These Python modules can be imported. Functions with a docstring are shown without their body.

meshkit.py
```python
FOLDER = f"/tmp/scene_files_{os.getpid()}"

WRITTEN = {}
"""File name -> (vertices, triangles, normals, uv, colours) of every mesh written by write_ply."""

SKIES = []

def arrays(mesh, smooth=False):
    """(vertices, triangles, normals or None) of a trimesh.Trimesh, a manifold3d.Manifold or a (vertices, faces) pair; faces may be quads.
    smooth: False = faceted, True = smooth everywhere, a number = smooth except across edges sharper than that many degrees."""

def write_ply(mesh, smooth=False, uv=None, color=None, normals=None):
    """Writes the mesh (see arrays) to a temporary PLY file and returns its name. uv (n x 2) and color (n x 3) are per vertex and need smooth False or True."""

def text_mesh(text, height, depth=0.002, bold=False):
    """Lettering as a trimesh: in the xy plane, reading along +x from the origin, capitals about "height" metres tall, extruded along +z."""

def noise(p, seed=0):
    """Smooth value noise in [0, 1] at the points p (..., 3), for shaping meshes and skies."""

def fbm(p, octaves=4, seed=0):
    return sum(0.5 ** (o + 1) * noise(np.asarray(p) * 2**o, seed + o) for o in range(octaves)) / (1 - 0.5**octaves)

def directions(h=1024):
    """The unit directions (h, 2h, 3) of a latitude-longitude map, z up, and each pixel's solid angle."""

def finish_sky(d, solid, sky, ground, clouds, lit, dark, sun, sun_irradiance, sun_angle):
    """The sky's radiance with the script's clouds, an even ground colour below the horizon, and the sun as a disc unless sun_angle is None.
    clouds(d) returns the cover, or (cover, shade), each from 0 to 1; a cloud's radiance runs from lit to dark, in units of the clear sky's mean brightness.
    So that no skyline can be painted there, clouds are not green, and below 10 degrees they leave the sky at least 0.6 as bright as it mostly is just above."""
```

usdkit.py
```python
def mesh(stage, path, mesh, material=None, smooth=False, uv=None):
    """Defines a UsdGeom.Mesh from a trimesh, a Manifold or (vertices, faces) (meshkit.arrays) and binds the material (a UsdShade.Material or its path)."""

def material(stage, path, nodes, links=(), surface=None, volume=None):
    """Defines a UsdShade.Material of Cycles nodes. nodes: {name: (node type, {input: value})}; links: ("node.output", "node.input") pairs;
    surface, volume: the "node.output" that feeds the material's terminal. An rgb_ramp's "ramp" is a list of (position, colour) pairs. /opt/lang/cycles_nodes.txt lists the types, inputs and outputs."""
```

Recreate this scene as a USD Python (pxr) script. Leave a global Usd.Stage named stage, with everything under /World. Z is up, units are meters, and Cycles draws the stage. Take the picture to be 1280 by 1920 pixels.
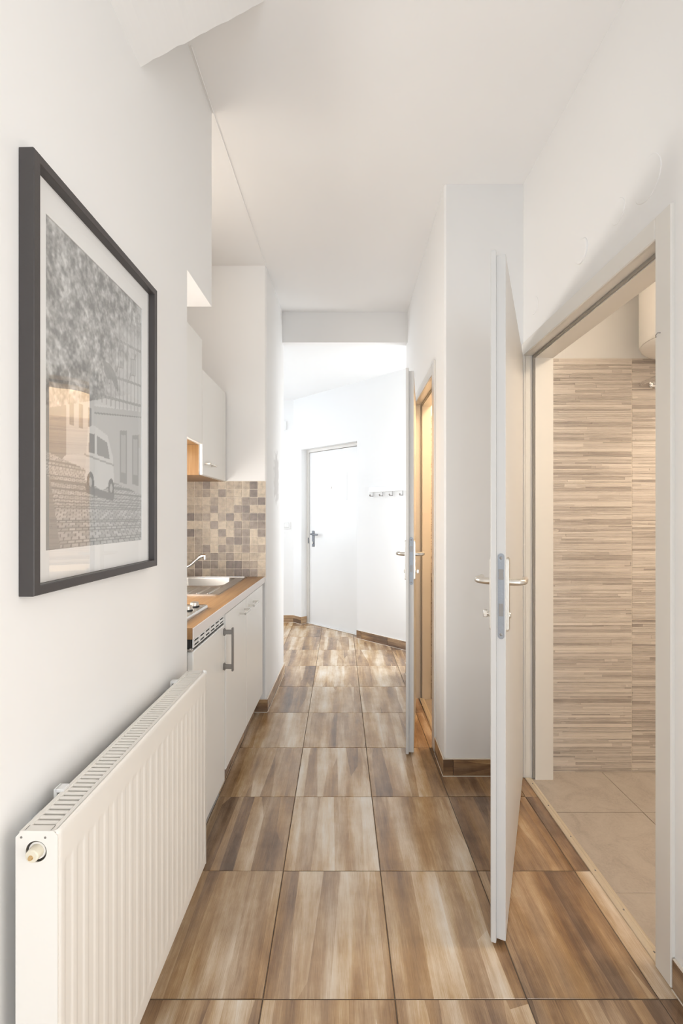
import math, random
import numpy as np, trimesh, shapely
from shapely.geometry import Polygon, box as sbox, Point
from pxr import Usd, UsdGeom, UsdLux, UsdShade, Gf, Sdf, Vt
import usdkit, meshkit

stage = Usd.Stage.CreateInMemory()
UsdGeom.SetStageUpAxis(stage, 'Z'); UsdGeom.SetStageMetersPerUnit(stage, 1.0)
UsdGeom.Xform.Define(stage, '/World'); UsdGeom.Scope.Define(stage, '/World/Looks')
rng = random.Random(7)

# ------------------------------------------------------------------ camera
CAM_H, F_PX, VX, VY = 1.225, 870.0, 637.0, 969.0
cam = UsdGeom.Camera.Define(stage, '/World/camera')
HA = 24.0
cam.CreateHorizontalApertureAttr(HA); cam.CreateVerticalApertureAttr(HA * 1.5)
cam.CreateFocalLengthAttr(F_PX / 1280 * HA)
cam.CreateHorizontalApertureOffsetAttr((640 - VX) / 1280 * HA)
cam.CreateVerticalApertureOffsetAttr((VY - 960) / 1280 * HA)
cam.CreateClippingRangeAttr(Gf.Vec2f(0.02, 100))
cam.AddTranslateOp().Set(Gf.Vec3d(0, 0, CAM_H)); cam.AddRotateXOp().Set(90.0)
cam.CreateExposureAttr(0.13)

# ------------------------------------------------------------------ lights
S_FAR, S_FAR2, S_BEHIND, S_SIDE, S_KITCHEN, S_UNDER_FILL, S_BATH, S_WC, S_KFILL = 4.5, 10.8, 7.2, 3.6, 3.9, 6.0, 80.0, 108.0, 21.0
def rect_light(name, loc, rot, w, h, color, intensity):
    l = UsdLux.RectLight.Define(stage, '/World/' + name)
    l.CreateWidthAttr(w); l.CreateHeightAttr(h); l.CreateColorAttr(Gf.Vec3f(*color)); l.CreateIntensityAttr(intensity)
    l.AddTranslateOp().Set(Gf.Vec3d(*loc)); l.AddRotateXYZOp().Set(Gf.Vec3f(*rot))
    return l
# daylight of the left entrance window; the other three are added fill lights
rect_light('daylight_entrance', (-2.12, 4.55, 1.55), (72, 0, -90), 1.30, 1.50, (0.87, 0.93, 1.0), S_FAR)
rect_light('fill_entrance_right', (0.945, 3.79, 1.25), (90, 0, 75), 0.22, 1.8, (0.93, 0.97, 1.0), S_FAR2)
rect_light('fill_behind', (0.15, -2.53, 0.86), (92, 0, 0), 1.04, 1.24, (0.76, 0.88, 1.0), S_BEHIND)
rect_light('fill_side', (0.935, -0.05, 1.10), (90, 0, 90), 0.92, 1.86, (1.0, 0.96, 0.91), S_SIDE)
# added fill light, hidden between worktop and cabinets, brightens the middle corridor
rect_light('fill_kitchen', (-1.086, 1.84, 1.20), (90, 0, -90), 0.44, 0.40, (1.0, 0.955, 0.90), S_KFILL)
# added warm fill light, unseen above the kitchen cabinets
rect_light('fill_kitchen_upper', (-1.070, 2.06, 2.46), (90, 0, -90), 0.46, 0.42, (1.0, 0.93, 0.83), S_KITCHEN)
# added fill light, unseen under the higher wall cabinet
rect_light('fill_under_cabinet', (-0.90, 2.13, 1.584), (0, 0, 0), 0.09, 0.48, (1.0, 0.93, 0.83), S_UNDER_FILL)

# ------------------------------------------------------------------ materials
LOOKS = '/World/Looks/'
def mat(name, nodes, links=(), surface='p.BSDF'):
    return usdkit.material(stage, LOOKS + name, nodes, links, surface=surface)
def plain(name, col, rough=0.5, metal=0.0, spec=0.5, bump=None, **kw):
    nodes = {'p': ('principled_bsdf', {'base_color': col, 'roughness': rough, 'metallic': metal, 'specular_ior_level': spec, **kw})}
    links = []
    if bump:
        sc, st = bump
        nodes['g'] = ('geometry', {}); nodes['n'] = ('noise_texture', {'scale': sc, 'detail': 3.0})
        nodes['b'] = ('bump', {'strength': st, 'distance': 0.002})
        links = [('g.position', 'n.vector'), ('n.fac', 'b.height'), ('b.normal', 'p.normal')]
    return mat(name, nodes, links)

M = {}
M['wall'] = plain('wall_paint', (0.885, 0.875, 0.862), 0.75, spec=0.25, bump=(55, 0.10))
M['wall_far'] = plain('wall_paint_cool', (0.88, 0.88, 0.875), 0.75, spec=0.25, bump=(55, 0.08))
M['ceiling'] = plain('ceiling_paint', (0.94, 0.93, 0.92), 0.85, spec=0.2, bump=(30, 0.06))
M['door'] = plain('door_paint', (0.69, 0.68, 0.665), 0.38, bump=(18, 0.05))
M['frame'] = plain('door_frame_enamel', (0.82, 0.79, 0.74), 0.33)
M['radiator'] = plain('radiator_enamel', (0.87, 0.835, 0.78), 0.28)
M['front'] = plain('kitchen_front_laminate', (0.91, 0.895, 0.86), 0.32)
M['steel'] = plain('brushed_steel', (0.62, 0.60, 0.57), 0.28, 1.0)
M['steel_dark'] = plain('dull_steel', (0.30, 0.285, 0.27), 0.42, 0.9)
M['chrome'] = plain('chrome', (0.85, 0.85, 0.86), 0.08, 1.0)
M['alu'] = plain('satin_aluminium', (0.72, 0.69, 0.64), 0.33, 1.0)
M['zinc'] = plain('zinc_lock_plate', (0.33, 0.35, 0.38), 0.42, 0.75, bump=(160, 0.25))
M['pewter'] = plain('dark_door_hardware', (0.22, 0.23, 0.25), 0.4, 0.6)
M['black'] = plain('dark_void', (0.02, 0.02, 0.02), 0.6)
M['greyplastic'] = plain('grey_appliance_side', (0.36, 0.36, 0.35), 0.5)
M['castiron'] = plain('cast_iron', (0.05, 0.05, 0.05), 0.55)
M['white'] = plain('white_plastic', (0.87, 0.87, 0.86), 0.3)
M['ceramic'] = plain('white_ceramic', (0.86, 0.85, 0.83), 0.08)
M['enamel'] = plain('boiler_enamel', (0.86, 0.83, 0.79), 0.25)
M['brass'] = plain('brass', (0.70, 0.50, 0.26), 0.3, 1.0)
M['cream'] = plain('cream_plastic', (0.80, 0.74, 0.60), 0.4)
M['rubber'] = plain('grey_rubber_seal', (0.38, 0.35, 0.31), 0.7)
M['pictureframe'] = plain('dark_frame_lacquer', (0.060, 0.053, 0.052), 0.42, bump=(300, 0.08))
M['board'] = plain('mat_board', (0.84, 0.83, 0.83), 0.9, spec=0.1)
M['grout'] = plain('grey_brown_grout', (0.165, 0.125, 0.095), 0.9, spec=0.1)
M['grout_light'] = plain('cream_grout', (0.78, 0.71, 0.62), 0.9, spec=0.1)
M['paper'] = plain('white_paper', (0.93, 0.93, 0.93), 0.9, spec=0.1)
M['threshold'] = plain('champagne_threshold', (0.72, 0.62, 0.48), 0.35, 0.35)
M['lamp'] = mat('warm_lamp_glass', {'e': ('emission', {'color': (1.0, 0.83, 0.64), 'strength': S_BATH})}, surface='e.emission')
M['lamp_wc'] = mat('amber_lamp_glass', {'e': ('emission', {'color': (1.0, 0.68, 0.39), 'strength': S_WC})}, surface='e.emission')

def wood_tile():
    """Wood-look glazed tile: planks, streaks and saw marks along st.y (metres)."""
    n = {'uv': ('attribute', {'attribute': 'st'}),
         'm1': ('mapping', {'scale': (13.0, 1.5, 1.0)}), 'n1': ('noise_texture', {'scale': 1.0, 'detail': 2.0, 'roughness': 0.45}),
         'm2': ('mapping', {'scale': (70.0, 4.5, 1.0)}), 'n2': ('noise_texture', {'scale': 1.0, 'detail': 4.0, 'roughness': 0.6}),
         'm3': ('mapping', {'scale': (480.0, 16.0, 1.0)}), 'n3': ('noise_texture', {'scale': 1.0, 'detail': 2.0, 'roughness': 0.6}),
         'm4': ('mapping', {'scale': (7.0, 5.0, 1.0)}), 'n4': ('noise_texture', {'scale': 1.0, 'detail': 5.0, 'roughness': 0.65}),
         'v': ('voronoi_texture', {'scale': 1.0, 'dimensions': '2D', 'feature': 'f1', 'randomness': 1.0}), 'mv': ('mapping', {'scale': (19.0, 0.9, 1.0)}),
         'sv': ('separate_color', {}),
         'a1': ('math', {'math_type': 'multiply', 'value2': 1.25}), 'a2': ('math', {'math_type': 'multiply_add', 'value2': 0.42}),
         'a3': ('math', {'math_type': 'multiply_add', 'value2': 0.36}), 'a4': ('math', {'math_type': 'multiply_add', 'value2': 0.55}),
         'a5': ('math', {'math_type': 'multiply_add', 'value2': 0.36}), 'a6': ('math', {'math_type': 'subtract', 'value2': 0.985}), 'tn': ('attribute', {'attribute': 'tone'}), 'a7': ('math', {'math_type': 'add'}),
         'r': ('rgb_ramp', {'ramp': [(0.0, (0.14, 0.082, 0.048)), (0.22, (0.26, 0.155, 0.085)), (0.44, (0.42, 0.260, 0.133)), (0.62, (0.57, 0.395, 0.228)), (0.80, (0.72, 0.575, 0.41)), (1.0, (0.82, 0.73, 0.62))]}),
         'h': ('hsv', {'saturation': 1.0, 'value': 1.0}), 'mh': ('map_range', {'from_min': 0.3, 'from_max': 0.7, 'to_min': 1.16, 'to_max': 0.80, 'clamp': True}),
         'mr': ('map_range', {'from_min': 0.3, 'from_max': 0.8, 'to_min': 0.16, 'to_max': 0.29, 'clamp': True}),
         'b': ('bump', {'strength': 0.22, 'distance': 0.0012}), 'hb': ('math', {'math_type': 'multiply_add', 'value2': 0.55}),
         'p': ('principled_bsdf', {'ior': 1.75})}
    L = [('uv.vector', f'm{k}.vector') for k in (1, 2, 3, 4)] + [('uv.vector', 'mv.vector'), ('mv.vector', 'v.vector'), ('v.color', 'sv.color')]
    L += [(f'm{k}.vector', f'n{k}.vector') for k in (1, 2, 3, 4)]
    L += [('n1.fac', 'a1.value1'), ('n2.fac', 'a2.value1'), ('a1.value', 'a2.value3'), ('n3.fac', 'a3.value1'), ('a2.value', 'a3.value3'),
          ('n4.fac', 'a4.value1'), ('a3.value', 'a4.value3'), ('sv.r', 'a5.value1'), ('a4.value', 'a5.value3'), ('a5.value', 'a6.value1'),
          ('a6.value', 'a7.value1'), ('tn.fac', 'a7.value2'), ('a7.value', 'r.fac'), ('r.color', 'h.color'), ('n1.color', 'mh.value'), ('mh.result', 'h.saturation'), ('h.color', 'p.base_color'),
          ('n4.fac', 'mr.value'), ('mr.result', 'p.roughness'), ('n3.fac', 'hb.value1'), ('n2.fac', 'hb.value3'), ('hb.value', 'b.height'), ('b.normal', 'p.normal')]
    return mat('wood_look_tile', n, L)
M['woodtile'] = wood_tile()

def beech(name, c0, c1, axis=(90, 4, 90), rough=0.35):
    return mat(name, {'g': ('geometry', {}), 'm': ('mapping', {'scale': axis}), 'n': ('noise_texture', {'scale': 1.0, 'detail': 4.0, 'distortion': 0.6}),
                      'r': ('rgb_ramp', {'ramp': [(0.3, c0), (0.7, c1)]}), 'p': ('principled_bsdf', {'roughness': rough})},
               [('g.position', 'm.vector'), ('m.vector', 'n.vector'), ('n.fac', 'r.fac'), ('r.color', 'p.base_color')])
M['worktop'] = beech('beech_worktop', (0.28, 0.145, 0.056), (0.37, 0.21, 0.090), (60, 3, 60))
M['beech'] = beech('beech_carcass', (0.29, 0.145, 0.046), (0.37, 0.205, 0.075), (60, 60, 3))
M['edge'] = plain('pale_edge_band', (0.78, 0.70, 0.62), 0.4)
M['edgewhite'] = plain('white_edge_band', (0.82, 0.77, 0.74), 0.35)

# mosaic tiles: five tones of speckled stone
tones = [(0.55, 0.465, 0.365), (0.47, 0.39, 0.305), (0.38, 0.315, 0.255), (0.29, 0.24, 0.205), (0.225, 0.185, 0.165)]
for i, c in enumerate(tones):
    M['mosaic%d' % i] = mat('mosaic_stone_%d' % i,
        {'g': ('geometry', {}), 'n': ('noise_texture', {'scale': 260.0, 'detail': 3.0, 'roughness': 0.7}), 'n2': ('noise_texture', {'scale': 40.0, 'detail': 2.0}),
         'mx': ('math', {'math_type': 'multiply_add', 'value2': 0.5}),
         'r': ('rgb_ramp', {'ramp': [(0.45, tuple(v * 0.70 for v in c)), (0.75, c), (1.0, tuple(min(1, v * 1.18) for v in c))]}),
         'p': ('principled_bsdf', {'roughness': 0.42})},
        [('g.position', 'n.vector'), ('g.position', 'n2.vector'), ('n.fac', 'mx.value1'), ('n2.fac', 'mx.value3'), ('mx.value', 'r.fac'), ('r.color', 'p.base_color')])

# strip-relief bathroom wall tile: tone per strip comes from the mesh (primvar tone), streaks from noise
M['striptile'] = mat('strip_relief_tile',
    {'t': ('attribute', {'attribute': 'tone'}), 'g': ('geometry', {}), 'm': ('mapping', {'scale': (16.0, 16.0, 380.0)}),
     'n': ('noise_texture', {'scale': 1.0, 'detail': 4.0, 'roughness': 0.65}), 'a': ('math', {'math_type': 'multiply_add', 'value2': 0.95}), 's': ('math', {'math_type': 'subtract', 'value2': 0.42}),
     'r': ('rgb_ramp', {'ramp': [(0.0, (0.25, 0.21, 0.185)), (0.3, (0.42, 0.365, 0.325)), (0.6, (0.61, 0.545, 0.49)), (1.0, (0.78, 0.71, 0.64))]}),
     'p': ('principled_bsdf', {'roughness': 0.45})},
    [('g.position', 'm.vector'), ('m.vector', 'n.vector'), ('n.fac', 'a.value1'), ('t.fac', 'a.value3'), ('a.value', 's.value1'), ('s.value', 'r.fac'), ('r.color', 'p.base_color')])
M['stonefloor'] = mat('beige_stone_tile',
    {'g': ('geometry', {}), 'n': ('noise_texture', {'scale': 9.0, 'detail': 8.0, 'roughness': 0.7, 'distortion': 0.8}), 'n2': ('noise_texture', {'scale': 130.0, 'detail': 3.0}),
     'a': ('math', {'math_type': 'multiply_add', 'value2': 0.3}), 's': ('math', {'math_type': 'subtract', 'value2': 0.15}),
     'r': ('rgb_ramp', {'ramp': [(0.3, (0.38, 0.325, 0.275)), (0.5, (0.47, 0.41, 0.35)), (0.75, (0.53, 0.47, 0.405))]}), 'p': ('principled_bsdf', {'roughness': 0.4})},
    [('g.position', 'n.vector'), ('g.position', 'n2.vector'), ('n2.fac', 'a.value1'), ('n.fac', 'a.value3'), ('a.value', 's.value1'), ('s.value', 'r.fac'), ('r.color', 'p.base_color')])
M['print'] = mat('printed_photograph', {'t': ('attribute', {'attribute': 'tone'}), 'p': ('principled_bsdf', {'roughness': 0.8, 'specular_ior_level': 0.15})}, [('t.color', 'p.base_color')])
M['glass'] = mat('picture_glass', {'f': ('fresnel', {'IOR': 2.0}), 't': ('transparent_bsdf', {'color': (0.98, 0.985, 0.98)}), 'g': ('glossy_bsdf', {'color': (1, 1, 1), 'roughness': 0.0}), 'x': ('mix_closure', {}), 'q': ('geometry', {}), 'k': ('math', {'math_type': 'subtract', 'value1': 1.0}), 'w': ('math', {'math_type': 'multiply'})},
                 [('q.backfacing', 'k.value2'), ('k.value', 'w.value1'), ('f.fac', 'w.value2'), ('w.value', 'x.fac'), ('t.BSDF', 'x.closure1'), ('g.BSDF', 'x.closure2')], surface='x.closure')
# pillar paint with the damp stain at its middle height
M['pillar'] = mat('stained_wall_paint',
    {'g': ('geometry', {}), 'm': ('mapping', {'location': (0.0, -3.30 / 0.12, -1.50 / 0.20), 'scale': (0.0, 1 / 0.12, 1 / 0.20)}), 'l': ('vector_math', {'math_type': 'length'}),
     'n': ('noise_texture', {'scale': 16.0, 'detail': 4.0}), 'a': ('math', {'math_type': 'multiply_add', 'value2': 1.5}),
     'mr': ('map_range', {'from_min': 1.45, 'from_max': 1.75, 'to_min': 0.5, 'to_max': 0.0, 'clamp': True}),
     'c': ('mix', {'color1': (0.885, 0.875, 0.862), 'color2': (0.50, 0.47, 0.45)}), 'p': ('principled_bsdf', {'roughness': 0.75, 'specular_ior_level': 0.25})},
    [('g.position', 'm.vector'), ('m.vector', 'l.vector1'), ('g.position', 'n.vector'), ('n.fac', 'a.value1'), ('l.value', 'a.value3'), ('a.value', 'mr.value'), ('mr.result', 'c.fac'), ('c.color', 'p.base_color')])

# ------------------------------------------------------------------ scene helpers
used = {}
def numbered(parent, name):
    k = (parent, name); i = used.get(k, -1) + 1; used[k] = i
    return name if i == 0 else f'{name}_{i:03d}'
class Node:
    def __init__(s, path, loc): s.path, s.loc = path, np.array(loc, float)
    @property
    def prim(s): return stage.GetPrimAtPath(s.path)
def meta(prim, label=None, cat=None, group=None, kind=None):
    for k, v in (('label', label), ('category', cat), ('group', group), ('kind', kind)):
        if v: prim.SetCustomDataByKey(k, v)
def thing(name, label, cat, loc=(0, 0, 0), group=None, kind=None):
    path = '/World/' + numbered('/World', name)
    x = UsdGeom.Xform.Define(stage, path); x.AddTranslateOp().Set(Gf.Vec3d(*map(float, loc)))
    meta(x.GetPrim(), label, cat, group, kind)
    return Node(path, loc)
def part(parent, name, mesh, m, smooth=False, uv=None, tone=None, label=None, kind=None):
    """A mesh under parent (a Node); vertices are given in world coordinates."""
    path = parent.path + '/' + numbered(parent.path, name)
    v, f, n = meshkit.arrays(mesh, smooth)
    g = usdkit.mesh(stage, path, (v - parent.loc, f), M[m], uv=uv)
    if n is not None:
        g.CreateNormalsAttr(Vt.Vec3fArray.FromNumpy(n.astype(np.float32))); g.SetNormalsInterpolation('vertex')
    if tone is not None:
        tone = np.asarray(tone, np.float32)
        api = UsdGeom.PrimvarsAPI(g)
        api.CreatePrimvar('tone', Sdf.ValueTypeNames.Color3fArray, 'vertex').Set(Vt.Vec3fArray.FromNumpy(tone if tone.ndim == 2 else np.repeat(tone[:, None], 3, 1)))
    meta(g.GetPrim(), label, kind=kind)
    return Node(path, parent.loc)
WORLD = Node('/World', (0, 0, 0))
def single(name, mesh, m, label, cat, kind=None, smooth=False, group=None):
    n = part(WORLD, name, mesh, m, smooth); meta(n.prim, label, cat, group, kind); return n

# ------------------------------------------------------------------ shape helpers
def cat(*ms): return trimesh.util.concatenate([m for m in ms if m is not None])
def bx(x0, x1, y0, y1, z0, z1):
    m = trimesh.creation.box((x1 - x0, y1 - y0, z1 - z0)); m.apply_translation(((x0 + x1) / 2, (y0 + y1) / 2, (z0 + z1) / 2)); return m
def cb(x0, x1, y0, y1, z0, z1, c=0.002):
    lo, hi = np.array([x0, y0, z0]), np.array([x1, y1, z1]); c = min(c, 0.45 * min(hi - lo)); P = []
    for k in range(8):
        s = np.array([k & 1, k >> 1 & 1, k >> 2 & 1]); p = np.where(s, hi, lo); d = np.where(s, -c, c)
        for a in range(3):
            q = p + d; q[a] = p[a]; P.append(q)
    return trimesh.convex.convex_hull(np.array(P))
def ext(poly, z0, z1):
    m = trimesh.creation.extrude_polygon(poly, z1 - z0, engine='earcut'); m.apply_translation((0, 0, z0)); return m
def frame_xf(m, o, ex, ey, ez):
    """Maps local (a,b,c) to o + a ex + b ey + c ez."""
    m = m.copy(); v = m.vertices
    m.vertices = np.array(o) + v[:, :1] * np.array(ex) + v[:, 1:2] * np.array(ey) + v[:, 2:3] * np.array(ez)
    if np.linalg.det(np.array([ex, ey, ez])) < 0: m.invert()
    return m
def rotz(m, ang, piv):
    m = m.copy(); m.apply_transform(trimesh.transformations.rotation_matrix(ang, (0, 0, 1), (piv[0], piv[1], 0))); return m
def rrect(x0, x1, y0, y1, r, n=6): return sbox(x0 + r, y0 + r, x1 - r, y1 - r).buffer(r, quad_segs=n)
def cyl(p, q, r, n=20, r2=None):
    return tube([p, q], [r, r if r2 is None else r2], n)
def tube(path, r, n=12, squash=1.0):
    P = np.array(path, float); R = np.broadcast_to(np.asarray(r, float), (len(P),)); T = np.gradient(P, axis=0); T /= np.linalg.norm(T, axis=1)[:, None]
    up = np.array([0, 0, 1.0]) if abs(T[0][2]) < 0.9 else np.array([1.0, 0, 0])
    V, F = [], []; a = np.arange(n) / n * 2 * np.pi
    for p, t, rr in zip(P, T, R):
        s = np.cross(t, up); s /= np.linalg.norm(s); w = np.cross(s, t); up = w
        V.append(p + rr * (np.cos(a)[:, None] * s + squash * np.sin(a)[:, None] * w))
    for i in range(len(P) - 1):
        for k in range(n):
            b, c = i * n + k, i * n + (k + 1) % n; F += [[b, c, c + n], [b, c + n, b + n]]
    V = np.vstack(V); m0 = len(V); V = np.vstack([V, P[0], P[-1]]); e = (len(P) - 1) * n
    for k in range(n): F += [[m0, (k + 1) % n, k], [m0 + 1, e + k, e + (k + 1) % n]]
    m = trimesh.Trimesh(V, F, process=False); m.fix_normals(); return m
def lathe(profile, center, axis=(0, 0, 1), n=32):
    m = trimesh.creation.revolve(np.array(profile, float), sections=n)
    m.apply_transform(trimesh.geometry.align_vectors((0, 0, 1), axis)); m.apply_translation(center); return m
def loft(rings, cap=True):
    n = len(rings[0]); V = np.vstack(rings); F = []
    for i in range(len(rings) - 1):
        for k in range(n):
            b, c = i * n + k, i * n + (k + 1) % n; F += [[b, c, c + n], [b, c + n, b + n]]
    if cap:
        V = np.vstack([V, rings[-1].mean(0)]); e = (len(rings) - 1) * n
        for k in range(n): F.append([e + k, e + (k + 1) % n, len(V) - 1])
    return trimesh.Trimesh(V, F, process=False)
def slab(poly, z0, z1, c=0.0012):
    """A convex tile with a chamfered upper rim."""
    p = np.array(poly.exterior.coords)[:-1]
    if Polygon(p).exterior.is_ccw is False: p = p[::-1]
    q = poly.buffer(-c, join_style=2); 
    if q.is_empty or q.geom_type != 'Polygon' or len(q.exterior.coords) != len(p) + 1: return ext(poly, z0, z1)
    q = np.array(q.exterior.coords)[:-1]
    if not Polygon(q).exterior.is_ccw: q = q[::-1]
    k = np.argmin(((q - p[0]) ** 2).sum(1)); q = np.roll(q, -k, 0); n = len(p)
    r = lambda a, z: np.column_stack([a, np.full(n, z)])
    V = np.vstack([r(p, z0), r(p, z1 - c), r(q, z1)]); F = []
    for i in range(2):
        for k in range(n):
            b, d = i * n + k, i * n + (k + 1) % n; F += [[b, d, d + n], [b, d + n, b + n]]
    for k in range(1, n - 1): F += [[2 * n, 2 * n + k, 2 * n + k + 1], [0, k + 1, k]]
    return trimesh.Trimesh(V, F, process=False)
def flat(m):
    """Unshared vertices, so that faces stay crisp with uv or tone."""
    v = m.vertices[m.faces.ravel()]; return trimesh.Trimesh(v, np.arange(len(v)).reshape(-1, 3), process=False)

# ------------------------------------------------------------------ plan of the flat
CEIL = 2.80
KA = 0.0164                                         # the kitchen line leans a little
XL = lambda y: -0.525 + 0.0235 * (y - 0.76)           # left wall
XR2 = lambda y: 0.495 + 0.0174 * (y - 2.197)          # right wall beyond the pilaster
XR1 = 0.868                                         # right wall near the camera
D45 = np.array([0.7097, -0.7047]); N45 = np.array([-0.7047, -0.7097]); P45 = np.array([-0.54, 5.40])
p45 = lambda t, off=0.0: P45 + t * D45 + off * N45

# ------------------------------------------------------------------ floor
fl = thing('floor', 'brown wood-look tiled floor of the corridor', 'floor', kind='structure')
FLOORPLAN = Polygon([(XL(-2.5), -2.5), (XR1, -2.5), (XR1, 2.197), (0.53, 2.197), (0.53, 3.60), (1.1, 3.60), tuple(p45(2.3)), tuple(p45(1.004)), tuple(p45(1.004, -.1)), tuple(p45(.14, -.1)), tuple(p45(.14)), tuple(p45(0)), (-2.1, 5.40), (-2.1, 3.64), (-0.44, 3.64), (-0.462, 2.912), (-1.09, 2.912), (-1.09, 1.56), (XL(1.56), 1.56)])
part(fl, 'grout_bed', ext(FLOORPLAN, -0.06, -0.0022), 'grout')
RY = [-2.60, -2.17, -1.74, -1.31, -0.88, -0.45, -0.02, 0.32, 0.752, 1.179, 1.606, 2.032, 2.464, 2.903, 3.347, 3.813, 4.276, 4.740, 5.205, 5.67]
RX = [-0.196 + 0.3357 * k for k in range(-6, 5)]
G = 0.0014
for iy in range(len(RY) - 1):
    for ix in range(len(RX) - 1):
        q = sbox(RX[ix] + G, RY[iy] + G, RX[ix + 1] - G, RY[iy + 1] - G).intersection(FLOORPLAN)
        ou, ov, flip = rng.uniform(0, 60), rng.uniform(0, 60), rng.random() < 0.5
        shade = rng.uniform(-.06, .06) + {5: -.03, 6: .09, 7: .02, 8: -.20, 9: -.16}.get(ix, 0)  # random and per-column print tone; right columns also carry painted-in shade
        for g in getattr(q, 'geoms', [q]):
            if g.is_empty or g.geom_type != 'Polygon' or g.area < 2e-4: continue
            if RY[iy + 1] < -0.2 and False: continue
            dz = rng.uniform(-0.0003, 0.0)
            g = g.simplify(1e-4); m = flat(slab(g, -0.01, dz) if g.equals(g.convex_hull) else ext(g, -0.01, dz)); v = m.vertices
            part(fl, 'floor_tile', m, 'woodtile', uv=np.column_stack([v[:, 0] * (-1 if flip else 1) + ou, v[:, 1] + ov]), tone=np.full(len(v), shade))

# ------------------------------------------------------------------ ceilings
single('ceiling', cat(bx(-1.25, 1.1, -2.7, 3.64, CEIL, CEIL + 0.12)), 'ceiling', 'white plastered ceiling over the corridor', 'ceiling', 'structure')
single('ceiling_entrance', ext(Polygon([(-2.3, 3.62), (1.3, 3.62), (1.3, 5.6), (-2.3, 5.6)]), 2.585, 2.70), 'wall_far', 'lower white ceiling of the entrance room', 'ceiling', 'structure')
# thin seam bead in the ceiling above the kitchen line
seam = tube([(-0.497, 1.55, CEIL - .001), (-0.492, 1.85, CEIL - .001), (-0.478, 2.4, CEIL - .001), (-0.463, 2.905, CEIL - .001)], 0.0022, 6)
single('trim_1', seam, 'ceiling', 'faint raised plaster seam along the ceiling above the kitchenette', 'seam', 'structure')
# sloped boxing at the top left, with an uneven plaster edge
E = [(XL(1.19) - 0.02, 1.18, 2.345)]
k = 24
for i in range(k + 1):
    t = i / k; E.append((-0.525 + 0.301 * t + rng.uniform(-.001, .001), 1.19 + 0.224 * t + rng.uniform(-.0016, .0016), 2.372 + 0.428 * t + rng.uniform(-.001, .001)))
E.append((-0.20, 1.43, 2.83))
A = np.array(E); B = A.copy(); B[:, 1] = -2.6; B[:, 2] += np.linspace(0.16, 0.0, len(B)); C = np.array([[-0.62, 1.16, 2.85], [-0.62, -2.6, 2.85]])
n = len(A); V = np.vstack([A, B, C]); F = []
for i in range(n - 1): F += [[i, i + 1, n + i + 1], [i, n + i + 1, n + i], [i, 2 * n, i + 1], [n + i, n + i + 1, 2 * n + 1]]
m = trimesh.Trimesh(V, F, process=False); m.fix_normals()
single('wall_left_sloped_boxing', flat(m), 'wall', 'sloped plaster boxing high on the left between wall and ceiling', 'bulkhead', 'structure')

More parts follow.
